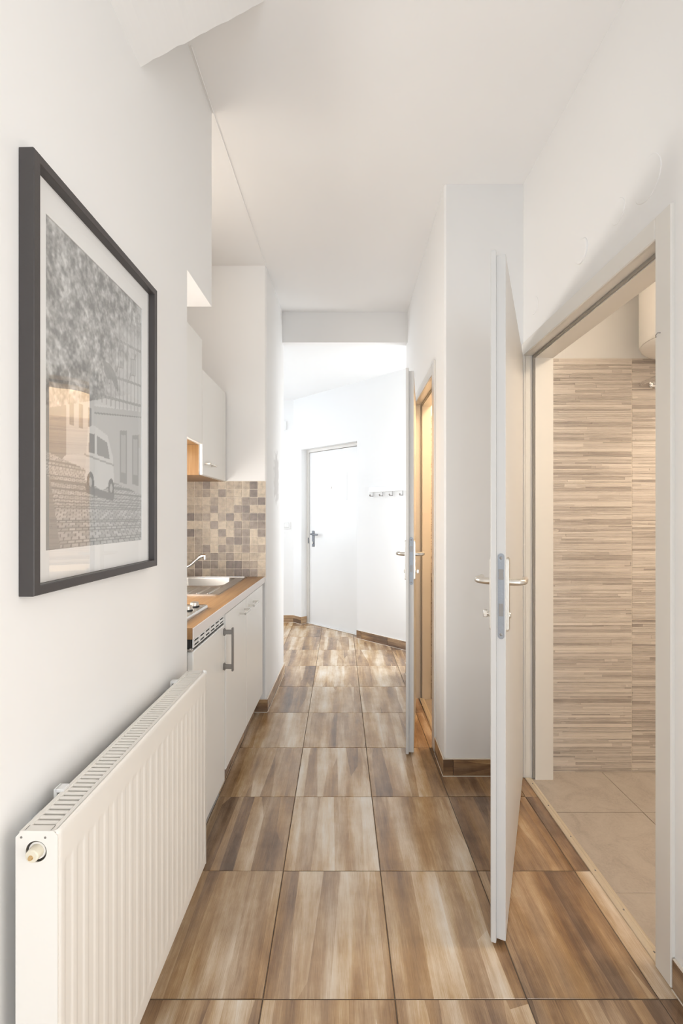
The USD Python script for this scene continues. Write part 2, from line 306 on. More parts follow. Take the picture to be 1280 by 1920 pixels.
# ------------------------------------------------------------------ walls
single('wall_left', cat(ext(Polygon([(-1.25, -2.7), (XL(-2.7), -2.7), (XL(1.539), 1.539), (XL(1.55) - 0.007, 1.548), (-1.25, 1.548)]), -0.06, 2.045),
                        ext(Polygon([(-1.25, -2.7), (XL(-2.7), -2.7), (XL(1.811), 1.811), (-1.25, 1.811)]), 2.045, CEIL + .02)), 'wall', 'long white left wall behind the picture and radiator, its head boxed out over the kitchenette', 'wall', 'structure')
kb = thing('wall_kitchen_back', 'white wall behind the kitchenette', 'wall', kind='structure')
part(kb, 'masonry', frame_xf(ext(sbox(1.54, -0.06, 2.92, CEIL + .02).difference(sbox(1.60, .99, 2.08, 1.41)), 0, .1575), (-1.25, 0, 0), (0, 1, 0), (0, 0, 1), (1, 0, 0)), 'wall')
w5 = thing('window_5', 'added low white window frame around a fill light between the kitchen worktop and the wall cabinets', 'window', (-1.12, 1.84, .99), kind='structure')  # added opening that houses the hidden kitchen fill light
part(w5, 'window_frame', frame_xf(ext(sbox(1.60, .99, 2.08, 1.41).difference(sbox(1.615, 1.005, 2.065, 1.395)), 0, .03), (-1.13, 0, 0), (0, 1, 0), (0, 0, 1), (1, 0, 0)), 'frame')
wk = thing('wall_kitchen_end', 'white pier wall at the far end of the kitchenette with a mosaic splashback', 'wall', kind='structure')
part(wk, 'pier', ext(Polygon([(-1.25, 2.912), (-0.470, 2.912), (-0.462, 2.920), (-0.441, 3.632), (-0.449, 3.64), (-1.25, 3.64)]), -0.06, CEIL + .02), 'pillar')
# mosaic: 12 rows of 50 mm tiles between worktop and wall cabinet
part(wk, 'grout_bed', bx(-1.09, -0.464, 2.907, 2.913, 0.842, 1.449), 'grout_light')
P = 0.0494; x1 = -0.4655; y0 = 2.9045
pick = [0, 0, 1, 1, 1, 2, 2, 3, 3, 4]
for r in range(12):
    for c in range(13):
        xa, xb = x1 - (c + 1) * P, x1 - c * P
        xa = max(xa, -1.089)
        if xb - xa < 0.01: continue
        za = 0.8495 + r * 0.04985
        dy = rng.uniform(-.0005, .0005)
        part(wk, 'mosaic_tile', cb(xa + .0014, xb - .0014, y0 + dy, 2.9105, za + .0014, za + .04985 - .0014, .0010), 'mosaic%d' % rng.choice([0, 0, 0, 1, 1, 1, 2, 2, 3, 3, 4]))
# the same mosaic runs along the back wall, out of the camera's sight
f = []
for r in range(12):
    for c in range(26):
        if 1.57 + (c + 1) * P > 1.61 and 1.57 + c * P < 2.09 and .8495 + (r + 1) * .04985 > .98 and .8495 + r * .04985 < 1.42: continue
        f.append(cb(-1.0935, -1.0905, 1.57 + c * P + .0008, 1.57 + (c + 1) * P - .0008, .8495 + r * .04985 + .0008, .8495 + (r + 1) * .04985 - .0008, .001))
part(kb, 'back_mosaic', cat(*f), 'mosaic1', kind='stuff')

single('wall_lintel', bx(-0.449, XR2(3.6) + .01, 3.57, 3.64, 2.566, CEIL + .02), 'wall', 'plain white lintel across the end of the corridor', 'lintel', 'structure')
# right wall near the camera with the opening of door 1
O1 = (1.265, 2.175); HH = 1.98
w = Polygon([(-2.7, -0.06), (2.36, -0.06), (2.36, CEIL + .02), (-2.7, CEIL + .02)]).difference(sbox(O1[0] - .02, -0.07, O1[1] + .02, HH + .02)).difference(sbox(-.56, .12, .46, 2.08))
def ywall(poly, x0, x1): return frame_xf(ext(poly, 0, x1 - x0), (x0, 0, 0), (0, 1, 0), (0, 0, 1), (1, 0, 0))
single('wall_right', ywall(w, XR1, XR1 + 0.125), 'wall', 'white right wall above and before the bathroom doorway', 'wall', 'structure')
# pilaster: the corridor narrows here
single('wall_pilaster', ext(Polygon([(0.503, 2.197), (XR1 + .01, 2.197), (XR1 + .01, 2.34), (0.498, 2.34), (0.495, 2.205)]), -0.06, CEIL + .02), 'wall', 'white pilaster face between the two open doors', 'wall', 'structure')
# right wall beyond the pilaster with door 2's opening
O2 = (2.475, 3.130)
w = sbox(2.30, -0.06, 3.64, CEIL + .02).difference(sbox(O2[0] - .02, -0.07, O2[1] + .02, HH + .02))
m = ywall(w, 0, 0.10); v = m.vertices.copy(); v[:, 0] += XR2(v[:, 1]); m.vertices = v
single('wall_right_far', m, 'wall', 'white right wall around the second doorway', 'wall', 'structure')
# entrance room
single('wall_far', bx(-2.3, -0.53, 5.40, 5.52, -0.06, 2.62), 'wall_far', 'narrow bright wall at the very back with the light switch', 'wall', 'structure')
OD = (0.14, 1.004); DH = 1.992
w = sbox(-0.02, -0.06, 2.62, 2.62).difference(sbox(OD[0], -0.07, OD[1], DH))
def wall45(poly, off0, off1):
    return frame_xf(ext(poly, 0, off1 - off0), (*(P45 + off0 * N45), 0), (*D45, 0), (0, 0, 1), (*N45, 0))
single('wall_diagonal', wall45(w, -0.13, 0.0), 'wall_far', 'bright diagonal wall at the back around the entrance door', 'wall', 'structure')
w = sbox(3.64, -0.06, 5.5, 2.62).difference(sbox(3.85, 0.75, 5.25, 2.35))
single('wall_entrance_left', ywall(w, -2.2, -2.08), 'wall_far', 'white window wall on the left of the entrance room', 'wall', 'structure')
single('wall_entrance_front', cat(bx(-2.2, -1.2, 3.56, 3.64, -0.06, 2.62), bx(0.56, 1.3, 3.56, 3.64, -0.06, 2.62)), 'wall_far', 'white wall returning behind the kitchenette pier', 'wall', 'structure')
w = sbox(3.60, -0.06, 4.1, 2.62).difference(sbox(3.67, .33, 3.91, 2.17))
single('wall_entrance_right', ywall(w, 0.96, 1.06), 'wall_far', 'white right wall of the entrance room', 'wall', 'structure')
w3 = thing('window_3', 'added narrow white window for fill light on the right of the entrance room', 'window', (0.96, 3.79, .33), kind='structure')  # added for the fill light from the right, out of view
part(w3, 'window_frame', ywall(sbox(3.67, .33, 3.91, 2.17).difference(sbox(3.685, .35, 3.895, 2.15)), .965, .99), 'frame')
w4 = thing('window_4', 'added white framed glazed door for side fill light in the right wall beside the camera', 'window', (XR1, -.05, .12), kind='structure')  # added out of view to frame the side fill light
part(w4, 'window_frame', ywall(sbox(-.56, .12, .46, 2.08).difference(sbox(-.51, .17, .41, 2.03)), XR1 + .03, XR1 + .06), 'frame')
w1 = thing('window_1', 'white framed window lighting the entrance room from the left', 'window', (-2.08, 4.55, 0.75), kind='structure')
part(w1, 'window_frame', ywall(sbox(3.85, .75, 5.25, 2.35).difference(sbox(3.91, .81, 4.52, 2.29)).difference(sbox(4.58, .81, 5.19, 2.29)), -2.17, -2.12 + .01), 'frame')
# room behind the camera
w = sbox(-0.75, -0.06, 1.1, CEIL + .02).difference(sbox(-0.43, 0.18, 0.73, 1.54))
single('wall_behind', frame_xf(ext(w, 0, .12), (0, -2.5, 0), (1, 0, 0), (0, 0, 1), (0, -1, 0)), 'wall', 'white wall behind the camera with an added window', 'wall', 'structure')
w2 = thing('window_2', 'added white framed window for front fill light behind the camera', 'window', (0.15, -2.52, 0.18), kind='structure')  # added out of view to frame the front fill light
part(w2, 'window_frame', frame_xf(ext(sbox(-.43, .18, .73, 1.54).difference(sbox(-.37, .24, .12, 1.48)).difference(sbox(.18, .24, .67, 1.48)), 0, .03), (0, -2.51, 0), (1, 0, 0), (0, 0, 1), (0, -1, 0)), 'frame')

# ------------------------------------------------------------------ bathroom behind door 1
BX1 = XR1 + 0.125; BY = 2.225
wb = thing('wall_bathroom_far', 'bathroom wall clad in beige strip-relief tiles under white plaster', 'wall', kind='structure')
part(wb, 'masonry', bx(BX1 - .005, 2.45, BY + .010, 2.345, -0.06, 2.62), 'wall')
part(wb, 'grout_bed', bx(BX1, 2.30, BY + .0025, BY + .012, 0, 1.985), 'grout_light')
def strip_tile(x0, x1, z0, z1, y, seed, rows=18, ydir=-1):
    """One ceramic tile of staggered strips: relief and tone differ strip by strip."""
    r = random.Random(seed); hs = [r.choice([.6, .8, 1, 1, 1.2, 1.5]) for _ in range(rows)]; s = sum(hs); ms, tn = [], []
    z = z0
    for h in hs:
        h = h / s * (z1 - z0); cuts = sorted(r.uniform(x0, x1) for _ in range(r.choice([0, 1, 1, 2, 2, 3]))); e = [x0] + cuts + [x1]; base = r.random()
        for a, b in zip(e[:-1], e[1:]):
            d = r.uniform(0.0002, 0.0022); m = bx(a, b, y + d, y + .008, z + h * .07, z + h * (1 - .07)); ms.append(m)
            tn += [0.10 + 0.40 * base + 0.48 * r.random()] * len(m.vertices)
        z += h
    return cat(*ms), np.array(tn)
zs = [0.002, 0.187, 0.385, 0.585, 0.785, 0.985, 1.185, 1.385, 1.585, 1.785, 1.985]
library = {}
for r in range(10):
    for c, (a, b) in enumerate([(BX1, 1.3985), (1.4015, 1.999)]):
        m, t = strip_tile(a, b, zs[r] + .001, zs[r + 1] - .001, BY, 100 + (r * 7 + c * 3) % 9 + 20 * c, rows=20)
        part(wb, 'wall_tile', m, 'striptile', tone=t)
    m, t = strip_tile(2.002, 2.30, zs[r] + .001, zs[r + 1] - .001, BY, 300 + r); part(wb, 'wall_tile', m, 'striptile', tone=t)
single('wall_bathroom_right', bx(2.30, 2.42, 0.4, BY + .02, -0.06, 2.62), 'wall', 'white right wall of the bathroom', 'wall', 'structure')
single('wall_bathroom_near', bx(BX1 - .01, 2.42, 0.4, 0.52, -0.06, 2.62), 'wall', 'white near wall of the bathroom', 'wall', 'structure')
single('ceiling_bathroom', bx(BX1 - .01, 2.42, 0.4, 2.34, 2.56, 2.66), 'ceiling', 'white bathroom ceiling', 'ceiling', 'structure')
fb = thing('floor_bathroom', 'pale beige stone-tiled bathroom floor', 'floor', kind='structure')
FB = shapely.union_all([sbox(0.893, O1[0], 1.05, O1[1]), sbox(BX1 - .008, 0.52, 2.30, BY + .004)])
part(fb, 'grout_bed', ext(FB, -0.06, -0.002), 'grout')
bxs, bys = [0.843, 1.256, 1.669, 2.082, 2.495], [0.272, 0.685, 1.098, 1.511, 1.924, 2.337]
for i in range(len(bys) - 1):
    for j in range(len(bxs) - 1):
        q = sbox(bxs[j] + .0012, bys[i] + .0012, bxs[j + 1] - .0012, bys[i + 1] - .0012).intersection(FB)
        if not q.is_empty and q.geom_type == 'Polygon': part(fb, 'floor_tile', slab(q, -0.01, 0.0) if q.equals(q.convex_hull) else ext(q, -0.01, 0.0), 'stonefloor')
th = thing('threshold_strip', 'champagne metal threshold strip under the bathroom doorway', 'threshold', (0.878, 1.72, 0))
prof = Polygon([(-.016, 0), (-.015, .0035), (-.008, .0062), (-.003, .0064), (-.0015, .0055), (.0015, .0055), (.003, .0064), (.008, .0062), (.015, .0035), (.016, 0)])
part(th, 'strip', frame_xf(ext(prof, 0, O1[1] - O1[0] + .004), (0.880, O1[0] - .012, 0.0002), (1, 0, 0), (0, 0, 1), (0, 1, 0)), 'threshold')
for y in (1.30, 1.44, 1.60, 1.77, 1.96, 2.12): part(th, 'screw', lathe([(0, .0072), (.0026, .0070), (.0032, .0058)], (0.880, y, 0)), 'steel_dark', 30)

# ------------------------------------------------------------------ WC behind door 2
WX = XR2(2.9) + .10; WY = 3.416
ww = thing('wall_toilet_far', 'toilet room wall in beige strip-relief tiles seen through the narrow doorway', 'wall', kind='structure')
part(ww, 'masonry', bx(XR2(3.4) + .09, 1.75, WY + .010, 3.56, -0.06, 2.62), 'wall')
part(ww, 'grout_bed', bx(WX, 1.60, WY + .0025, WY + .012, 0, 1.97), 'grout_light')
for r in range(10):
    for c, (a, b) in enumerate([(0.62, 1.10), (1.103, 1.60)]):
        m, t = strip_tile(a + .002, b, max(.002, r * .1985 - .0145) + .001, (r + 1) * .1985 - .0155, WY, 500 + r * 3 + c); part(ww, 'wall_tile', m, 'striptile', tone=t)
single('wall_toilet_right', bx(1.60, 1.75, 2.30, WY + .02, -0.06, 2.62), 'wall', 'white right wall of the toilet room', 'wall', 'structure')
single('ceiling_toilet', bx(0.60, 1.75, 2.30, 3.56, 2.50, 2.62), 'ceiling', 'white ceiling of the toilet room', 'ceiling', 'structure')
ft = thing('floor_toilet', 'brown stone-tiled toilet room floor', 'floor', kind='structure')
FT = shapely.union_all([Polygon([(0.548, O2[0]), (0.64, O2[0]), (0.64, O2[1]), (0.555, O2[1])]), sbox(0.62, 2.345, 1.60, WY + .004)])
part(ft, 'grout_bed', ext(FT, -0.06, -0.002), 'grout')
for i in range(4):
    for j in range(4):
        q = sbox(0.36 + j * .413 + .0012, 2.01 + i * .413 + .0012, 0.36 + (j + 1) * .413 - .0012, 2.01 + (i + 1) * .413 - .0012).intersection(FT)
        if not q.is_empty and q.geom_type == 'Polygon': part(ft, 'floor_tile', slab(q, -0.01, 0.0) if q.equals(q.convex_hull) else ext(q, -0.01, 0.0), 'stonefloor')
single('trim_2', frame_xf(ext(prof, 0, O2[1] - O2[0]), (0.540, O2[0], 0.0002), (1, 0, 0), (0, 0, 1), (0.0174, 1, 0)), 'threshold', 'narrow metal threshold strip of the toilet doorway', 'threshold', 'structure')

# ------------------------------------------------------------------ door frames and doors
def door_frame(name, label, X, o, hgt, side, lean=0.0, depth=0.125, cw=0.062):
    """Steel lining in the wall whose corridor face is at X, opening o along y."""
    t = thing(name, label, 'door frame', (X, (o[0] + o[1]) / 2, 0), kind='structure')
    sh = lambda m: (lambda mm: (setattr(mm, 'vertices', mm.vertices + np.column_stack([lean * (mm.vertices[:, 1] - o[0]), np.zeros((len(mm.vertices), 2))])), mm)[1])(m.copy())
    pr = 0.010
    for ya, yb, nm in ((o[0] - cw, o[0], 'casing'), (o[1], min(o[1] + cw, 2.196) if X > .8 else o[1] + cw, 'casing')):
        part(t, nm, sh(cb(X - pr, X + .004, ya, yb, 0, hgt + cw, .003)), 'frame')
    part(t, 'casing', sh(cb(X - pr, X + .004, o[0], o[1], hgt, hgt + cw, .003)), 'frame')
    rb = 0.042                                         # rebate that takes the leaf
    part(t, 'jamb', sh(cat(bx(X, X + rb, o[0] - .018, o[0], 0, hgt + .018), bx(X + rb, X + depth, o[0] - .018, o[0] + .014, 0, hgt))), 'frame')
    part(t, 'jamb', sh(cat(bx(X, X + rb, o[1], o[1] + .018, 0, hgt + .018), bx(X + rb, X + depth, o[1] - .014, o[1] + .018, 0, hgt))), 'frame')
    part(t, 'head', sh(cat(bx(X, X + rb, o[0], o[1], hgt, hgt + .018), bx(X + rb, X + depth, o[0] + .014, o[1] - .014, hgt - .014, hgt + .018))), 'frame')
    s = 0.009
    part(t, 'seal', sh(cat(cb(X + rb - s, X + rb + .001, o[0] - .001, o[0] + .011, 0.002, hgt - .002, .003), cb(X + rb - s, X + rb + .001, o[1] - .011, o[1] + .001, 0.002, hgt - .002, .003),
                           cb(X + rb - s, X + rb + .001, o[0], o[1], hgt - .011, hgt + .001, .003))), 'rubber', label='grey rubber seal strip')
    return t
door_frame('trim_3', 'cream metal door frame of the bathroom', XR1, O1, HH, 1)
door_frame('trim_4', 'cream metal door frame of the toilet room', XR2(O2[0]), O2, HH, 1, lean=0.0174, depth=0.10)

def hinged_door(name, label, hinge, lead, height, z0, fittings, mirror_turn):
    """Rebated leaf. hinge, lead: plan points on its right face. Local axes: a along the leaf to the lead edge, b to the left face, c up."""
    h, l = np.array(hinge), np.array(lead); L = np.linalg.norm(l - h); a = (l - h) / L; b = np.array([a[1], -a[0]])
    if b[0] > 0: b = -b
    t = thing(name, label, 'door', (*((h + l) / 2), 0), kind='structure')
    W = lambda m: frame_xf(m, (*h, 0), (*a, 0), (*b, 0), (0, 0, 1))
    TH = 0.040; lip = 0.015
    part(t, 'leaf', W(cat(cb(0, L, 0, TH - lip + .001, z0 + .006, z0 + height - .013, .0015), cb(-.012, L + .012, TH - lip, TH, z0, z0 + height, .002))), 'door')
    zc, zl0, zl1, zp0, zp1 = fittings
    fp = rrect(-.0088, .0088, zl0, zl1, .0085)
    lockc = (TH - lip) / 2
    F = lambda m, off=0.0: W(frame_xf(m, (L + off, lockc, 0), (0, 1, 0), (0, 0, 1), (1, 0, 0)))
    lk = part(t, 'lock_plate', F(ext(fp, 0, .0018)), 'zinc', label='worn metal lock plate on the door edge')
    zm = zl1 - (zl1 - zl0) * .245
    part(lk, 'latch_bolt', F(cat(ext(rrect(-.0062, .0062, zm - .014, zm + .014, .003), 0, .0032), ext(rrect(-.0072, .0072, zm - .015, zm - .006, .003), 0, .0026), ext(rrect(-.0072, .0072, zm + .006, zm + .015, .003), 0, .0026))), 'steel_dark')
    zb = zl0 + (zl1 - zl0) * .34
    part(lk, 'dead_bolt', F(cat(ext(sbox(-.0062, zb - .018, .0062, zb + .018), .0, .0021), ext(sbox(-.0045, zb - .016, -.0015, zb + .016), .0021, .0025), ext(sbox(.0015, zb - .016, .0045, zb + .016), .0021, .0025))), 'steel_dark')
    for z in (zl0 + .013, zl1 - .013): part(lk, 'screw', F(lathe([(0, .0026), (.003, .0024), (.0042, .0018)], (0, z, 0))), 'steel_dark', 30)
    ah = L - .040
    for sgn, base in ((1, TH), (-1, 0)):
        S = lambda m: W(frame_xf(m, (ah, base, 0), (1, 0, 0), (0, 0, 1), (0, sgn, 0)))
        pl = part(t, 'backplate', S(cat(ext(rrect(-.019, .019, zp0, zp1, .006), 0, .0052), ext(rrect(-.0165, .0165, zp0 + .003, zp1 - .003, .005), .0052, .0072))), 'alu', label='satin metal handle backplate')
        # lever: neck leaves the plate, bends towards the hinge
        pth = [(0, zc, .004), (0, zc, .018), (-.001, zc + .0005, .030), (-.006, zc + .001, .040), (-.016, zc + .001, .0455), (-.032, zc, .047), (-.07, zc - .0015, .0465), (-.112, zc - .002, .045)]
        rr = [.0100, .0099, .0097, .0095, .0093, .0091, .0086, .0080]
        lv = part(t, 'lever', S(tube(pth, rr, 18, 1.0)), 'alu', 40, label='satin metal lever handle')
        part(lv, 'grub_screw', S(lathe([(0, .0096), (.0022, .0096), (.0022, .008)], (0, 0, 0), n=12).apply_transform(trimesh.geometry.align_vectors((0, 0, 1), (1, 0, 0))).apply_translation((0, zc, .013))), 'black')
        zk = zp0 + (zp1 - zp0) * .21
        if (sgn == -1) == mirror_turn:
            part(t, 'thumb_turn', S(cat(lathe([(0, .012), (.0085, .011), (.0095, .007)], (0, zk, 0)), cyl((0, zk, .010), (0, zk, .016), .004), cb(-.004, .004, zk - .011, zk + .011, .014, .026, .002))), 'alu', 40)
        else:
            part(t, 'lock_release', S(lathe([(0, .0125), (.006, .012), (.009, .009), (.0095, .007)], (0, zk, 0))), 'alu', 40)
    for z in (.25, 1.70):
        part(t, 'hinge', W(cyl((-.016, TH + .002, z), (-.016, TH + .002, z + .09), .0075, 16)), 'alu', 40)
    return t
hinged_door('door_1', 'nearest open white door leaf, hinged at the bathroom frame', (0.850, 2.157), (0.4715, 1.320), 1.977, 0.010, (1.0345, 0.876, 1.1205, 0.893, 1.1065), False)
hinged_door('door_2', 'farther open white door leaf, grey edge towards the camera, at the toilet doorway', (0.512, 3.118), (0.3785, 2.378), 1.977, 0.010, (1.031, 0.876, 1.1205, 0.898, 1.103), True)

# entrance door in the diagonal wall
d3 = thing('door_3', 'closed white entrance door in the diagonal back wall', 'door', (*p45(.57, -.1), 0), kind='structure')
W3 = lambda m: frame_xf(m, (*P45, 0), (*D45, 0), (0, 0, 1), (*N45, 0))
fr = sbox(OD[0], 0, OD[1], DH).difference(sbox(OD[0] + .035, -.1, OD[1] - .035, DH - .03))
part(d3, 'door_frame', W3(frame_xf(ext(fr, 0, .05), (0, 0, -.13), (1, 0, 0), (0, 1, 0), (0, 0, 1))), 'frame', label='cream frame around the entrance door')
part(d3, 'leaf', W3(cb(OD[0] + .038, OD[1] - .038, .008, DH - .033, -.125, -.092, .003)), 'white')
hp = part(d3, 'backplate', W3(cb(OD[0] + .085, OD[0] + .125, .885, 1.065, -.092, -.084, .004)), 'pewter', label='dark grey handle backplate')
a0 = OD[0] + .105
part(hp, 'lever', W3(tube([(a0, 1.028, -.086), (a0, 1.028, -.05), (a0 + .006, 1.028, -.043), (a0 + .05, 1.026, -.041), (a0 + .12, 1.024, -.043)], [.010, .009, .009, .009, .008], 12)), 'pewter', 40)
part(hp, 'cylinder', W3(cb(a0 - .006, a0 + .006, .915, .945, -.085, -.074, .003)), 'alu')
part(d3, 'strike_plate', W3(cb(OD[0] + .020, OD[0] + .036, .92, .985, -.083, -.0795, .001)), 'pewter')
part(d3, 'notice', W3(cb(.565, .775, 1.40, 1.70, -.0925, -.0905, .0005)), 'paper', label='blank white sheet fixed to the door')
part(d3, 'peephole', W3(frame_xf(lathe([(0, .006), (.006, .006), (.010, .002), (.011, 0)], (0, 0, 0)), (.535, 1.545, -.092), (1, 0, 0), (0, 1, 0), (0, 0, 1))), 'alu', 30)
part(d3, 'threshold', W3(cb(OD[0], OD[1], 0, .010, -.13, -.07, .003)), 'frame')

# ------------------------------------------------------------------ skirting of tile strips
def skirting(name, label, segs, h=0.08, th=0.009):
    """segs: plan points (start, end) with the room on the left of the direction."""
    t = thing(name, label, 'skirting', (*segs[0][0], 0), kind='structure')
    for p, q in segs:
        p, q = np.array(p, float), np.array(q, float); L = np.linalg.norm(q - p); e = (q - p) / L; nrm = np.array([-e[1], e[0]]); s = 0.0
        while s < L - .004:
            w = min(.333, L - s); ou, ov = rng.uniform(0, 60), rng.uniform(0, 60)
            m = flat(cb(s + .0008, s + w - .0008, 0.001, th, 0.003, h, .0012)); loc = m.vertices.copy()
            m = frame_xf(m, (*p, 0), (*e, 0), (*nrm, 0), (0, 0, 1))
            part(t, 'skirting_tile', m, 'woodtile', uv=np.column_stack([loc[:, 2] + ou, loc[:, 0] + ov]), tone=np.full(len(loc), -.22)); s += w
        part(t, 'grout_line', frame_xf(cat(cb(0, L, 0, th - .001, h - .001, h + .003, .001), bx(0, L, 0.0, th + .0015, 0.0, .0032)), (*p, 0), (*e, 0), (*nrm, 0), (0, 0, 1)), 'grout_light')
    return t
skirting('baseboard_pilaster', 'brown tile skirting around the foot of the pilaster', [((XR1, 2.197), (0.486, 2.197)), ((0.4945, 2.1895), (XR2(2.405), 2.405))])
skirting('baseboard_right', 'dark brown tile skirting at the foot of the near right wall', [((XR1, -0.9), (XR1, O1[0] - .064))])
skirting('baseboard_right_far', 'brown tile skirting beyond the toilet doorway', [((XR2(3.20), 3.20), (XR2(3.64), 3.64))])
skirting('baseboard_pier', 'brown tile skirting along the pier after the kitchenette', [((-0.441, 3.636), (-0.4615, 2.912))])
skirting('baseboard_kitchen_end', 'short dark tile skirting at the end of the kitchenette', [((-0.4535, 2.912), (-0.60, 2.912))])
skirting('baseboard_far', 'brown tile skirting in the back corner left of the entrance door', [((-0.535, 5.40), (-1.2, 5.40)), (tuple(p45(.14)), tuple(p45(0.004))), (tuple(p45(.14, -.075)), tuple(p45(.14, 0.009)))])
skirting('baseboard_diagonal', 'brown tile skirting under the coat rack wall', [(tuple(p45(2.4)), tuple(p45(1.004)))])
skirting('baseboard_left', 'brown tile skirting at the foot of the left wall behind the radiator', [((XL(1.548), 1.548), (XL(-1.0), -1.0))])

# ------------------------------------------------------------------ kitchenette (authored square, then turned with its wall)
KP = (-0.483, 2.24)
K = lambda m: rotz(m, -KA, KP)
def kpart(t, name, m, mt, *a, **k): return part(t, name, K(m), mt, *a, **k)
def bar_handle(door, y0, y1, z, xd, out=0.033):
    return kpart(door, 'handle', cat(cb(xd - .001, xd + out, y0, y0 + .009, z - .0045, z + .0045, .001), cb(xd - .001, xd + out, y1 - .009, y1, z - .0045, z + .0045, .001), cb(xd + out - .006, xd + out, y0, y1, z - .0055, z + .0055, .001)), 'alu', label='flat metal bow handle')

wt = thing('worktop', 'beech kitchen worktop with a white front edge', 'worktop', (-0.78, 2.23, 0.812))
hole = rrect(-.985, -.625, 2.225, 2.845, .03)
kpart(wt, 'board', ext(sbox(-1.088, 1.560, -.4845, 2.905).difference(hole), 0.812, 0.850), 'worktop')
kpart(wt, 'front_edge', cb(-.4850, -.4815, 1.560, 2.905, .812, .8502, .0015), 'edgewhite', label='white front edge band')

fd = thing('fridge', 'white built-under fridge with a long grey bow handle and a slotted vent', 'fridge', (-0.78, 1.775, 0))
kpart(fd, 'body', cat(cb(-1.05, -.512, 1.566, 1.985, .03, .800, .004)), 'greyplastic', label='grey fridge body')
dr = kpart(fd, 'door', cb(-.510, -.4875, 1.578, 1.9835, .098, .766, .003), 'front')
kpart(fd, 'hinge_bracket', cat(cb(-.512, -.488, 1.566, 1.580, .768, .776, .001), lathe([(0, .004), (.004, .003), (.005, 0)], (-.497, 1.574, .776))), 'steel')
hz0, hz1, hy = .573, .757, 1.962
kpart(dr, 'handle', cat(cb(-.4525, -.4445, hy - .007, hy + .007, hz0, hz1, .002),
      loft([np.array([(-.4885, hy - .007, z + s * c), (-.4885, hy + .007, z + s * c), (-.4885, hy + .007, z - s * c), (-.4885, hy - .007, z - s * c)]) * np.array([1, 1, 1]) + np.array([dx, 0, 0]) for dx, c in ((0, .016), (.006, .0115), (.016, .009), (.038, .009))], True) if False else
      cat(*[cat(cb(-.4885, -.450, hy - .0065, hy + .0065, z - .009, z + .009, .002), cb(-.4885, -.478, hy - .0065, hy + .0065, z - .016, z + .016, .004)) for z in (.592, .738)])), 'steel_dark', label='long grey bow handle')
slots = sbox(1.580, .777, 1.983, .8115)
for r in range(2):
    for c in range(6):
        slots = slots.difference(rrect(1.592 + c * .0645, 1.592 + c * .0645 + .052, .7815 + r * .0145, .7875 + r * .0145, .0029))
KY = lambda poly, x0, x1: ywall(poly, x0, x1)
kpart(fd, 'vent_grille', KY(slots, -.4915, -.4885), 'white', label='white slotted vent grille')
kpart(fd, 'vent_dark_backing', cat(bx(-.510, -.494, 1.570, 1.983, .768, .811)), 'black')  # solid black backing painted in for the darkness behind the slots
kpart(fd, 'plinth', cb(-.545, -.530, 1.570, 1.985, 0.0, .095, .001), 'greyplastic')

bc = thing('base_cabinet', 'white two-door base cabinet under the sink', 'kitchen cabinet', (-0.78, 2.42, 0))
kpart(bc, 'carcass', cat(bx(-1.06, -.5045, 1.990, 2.006, .13, .811), bx(-1.06, -.5045, 2.836, 2.852, .13, .811), bx(-1.06, -.5045, 2.006, 2.836, .13, .146), bx(-1.06, -1.05, 2.006, 2.836, .146, .811), bx(-.53, -.5045, 2.006, 2.836, .70, .811), bx(-.53, -.5045, 2.386, 2.406, .146, .70)), 'greyplastic', label='grey cabinet carcass')  # grey stands in for the shade in the gaps between doors
for ya, yb, h0, h1 in ((1.9925, 2.3935, 2.232, 2.352), (2.3995, 2.852, 2.440, 2.568)):
    dd = kpart(bc, 'door', cb(-.503, -.4855, ya, yb, .138, .807, .0022), 'front')
    bar_handle(dd, h0, h1, .757, -.4855)
bp = thing('plinth', 'dark brown tile plinth under the base cabinet', 'plinth', (-0.54, 2.42, 0), kind='structure')
for i in range(3):
    m = flat(cb(-.548, -.535, 1.992 + i * .288, 1.992 + (i + 1) * .288 - .002, .002, .126, .001)); v = m.vertices.copy()
    kpart(bp, 'plinth_tile', m, 'woodtile', uv=np.column_stack([v[:, 2] + 3.3 * i + 5, v[:, 1] + 1.7 * i]), tone=np.full(len(v), -.18))

def wall_cabinet(name, label, y0, y1, z0, z1, handle):
    t = thing(name, label, 'kitchen cabinet', (-0.91, (y0 + y1) / 2, z0), group='wall cabinets of the kitchenette')
    X0, X1 = -1.088, -.744
    kpart(t, 'carcass', cat(bx(X0, X1, y0, y0 + .016, z0, z1), bx(X0, X1, y1 - .016, y1, z0, z1), bx(X0, X1, y0 + .016, y1 - .016, z0, z0 + .016), bx(X0, X1, y0 + .016, y1 - .016, z1 - .016, z1), bx(X0, X0 + .006, y0 + .016, y1 - .016, z0 + .016, z1 - .016)), 'beech', label='beech carcass')
    kpart(t, 'edge_band', cat(cb(X1 - .001, X1 + .0015, y0, y0 + .016, z0, z1, .0005), cb(X1 - .001, X1 + .0015, y0, y1, z0, z0 + .016, .0005)), 'edge')
    d = kpart(t, 'door', cb(-.7415, -.7245, y0 + .002, y1 - .002, z0 + .002, z1 - .002, .0022), 'front')
    if handle: bar_handle(d, *handle, -.7245)
    return t
wall_cabinet('wall_cabinet', 'white wall cabinet with a handle, touching the end wall above the mosaic', 2.432, 2.902, 1.445, 2.003, (2.468, 2.596, 1.508))
wall_cabinet('wall_cabinet', 'higher white wall cabinet without visible handle, cut off by the near wall', 1.835, 2.429, 1.603, 2.156, None)

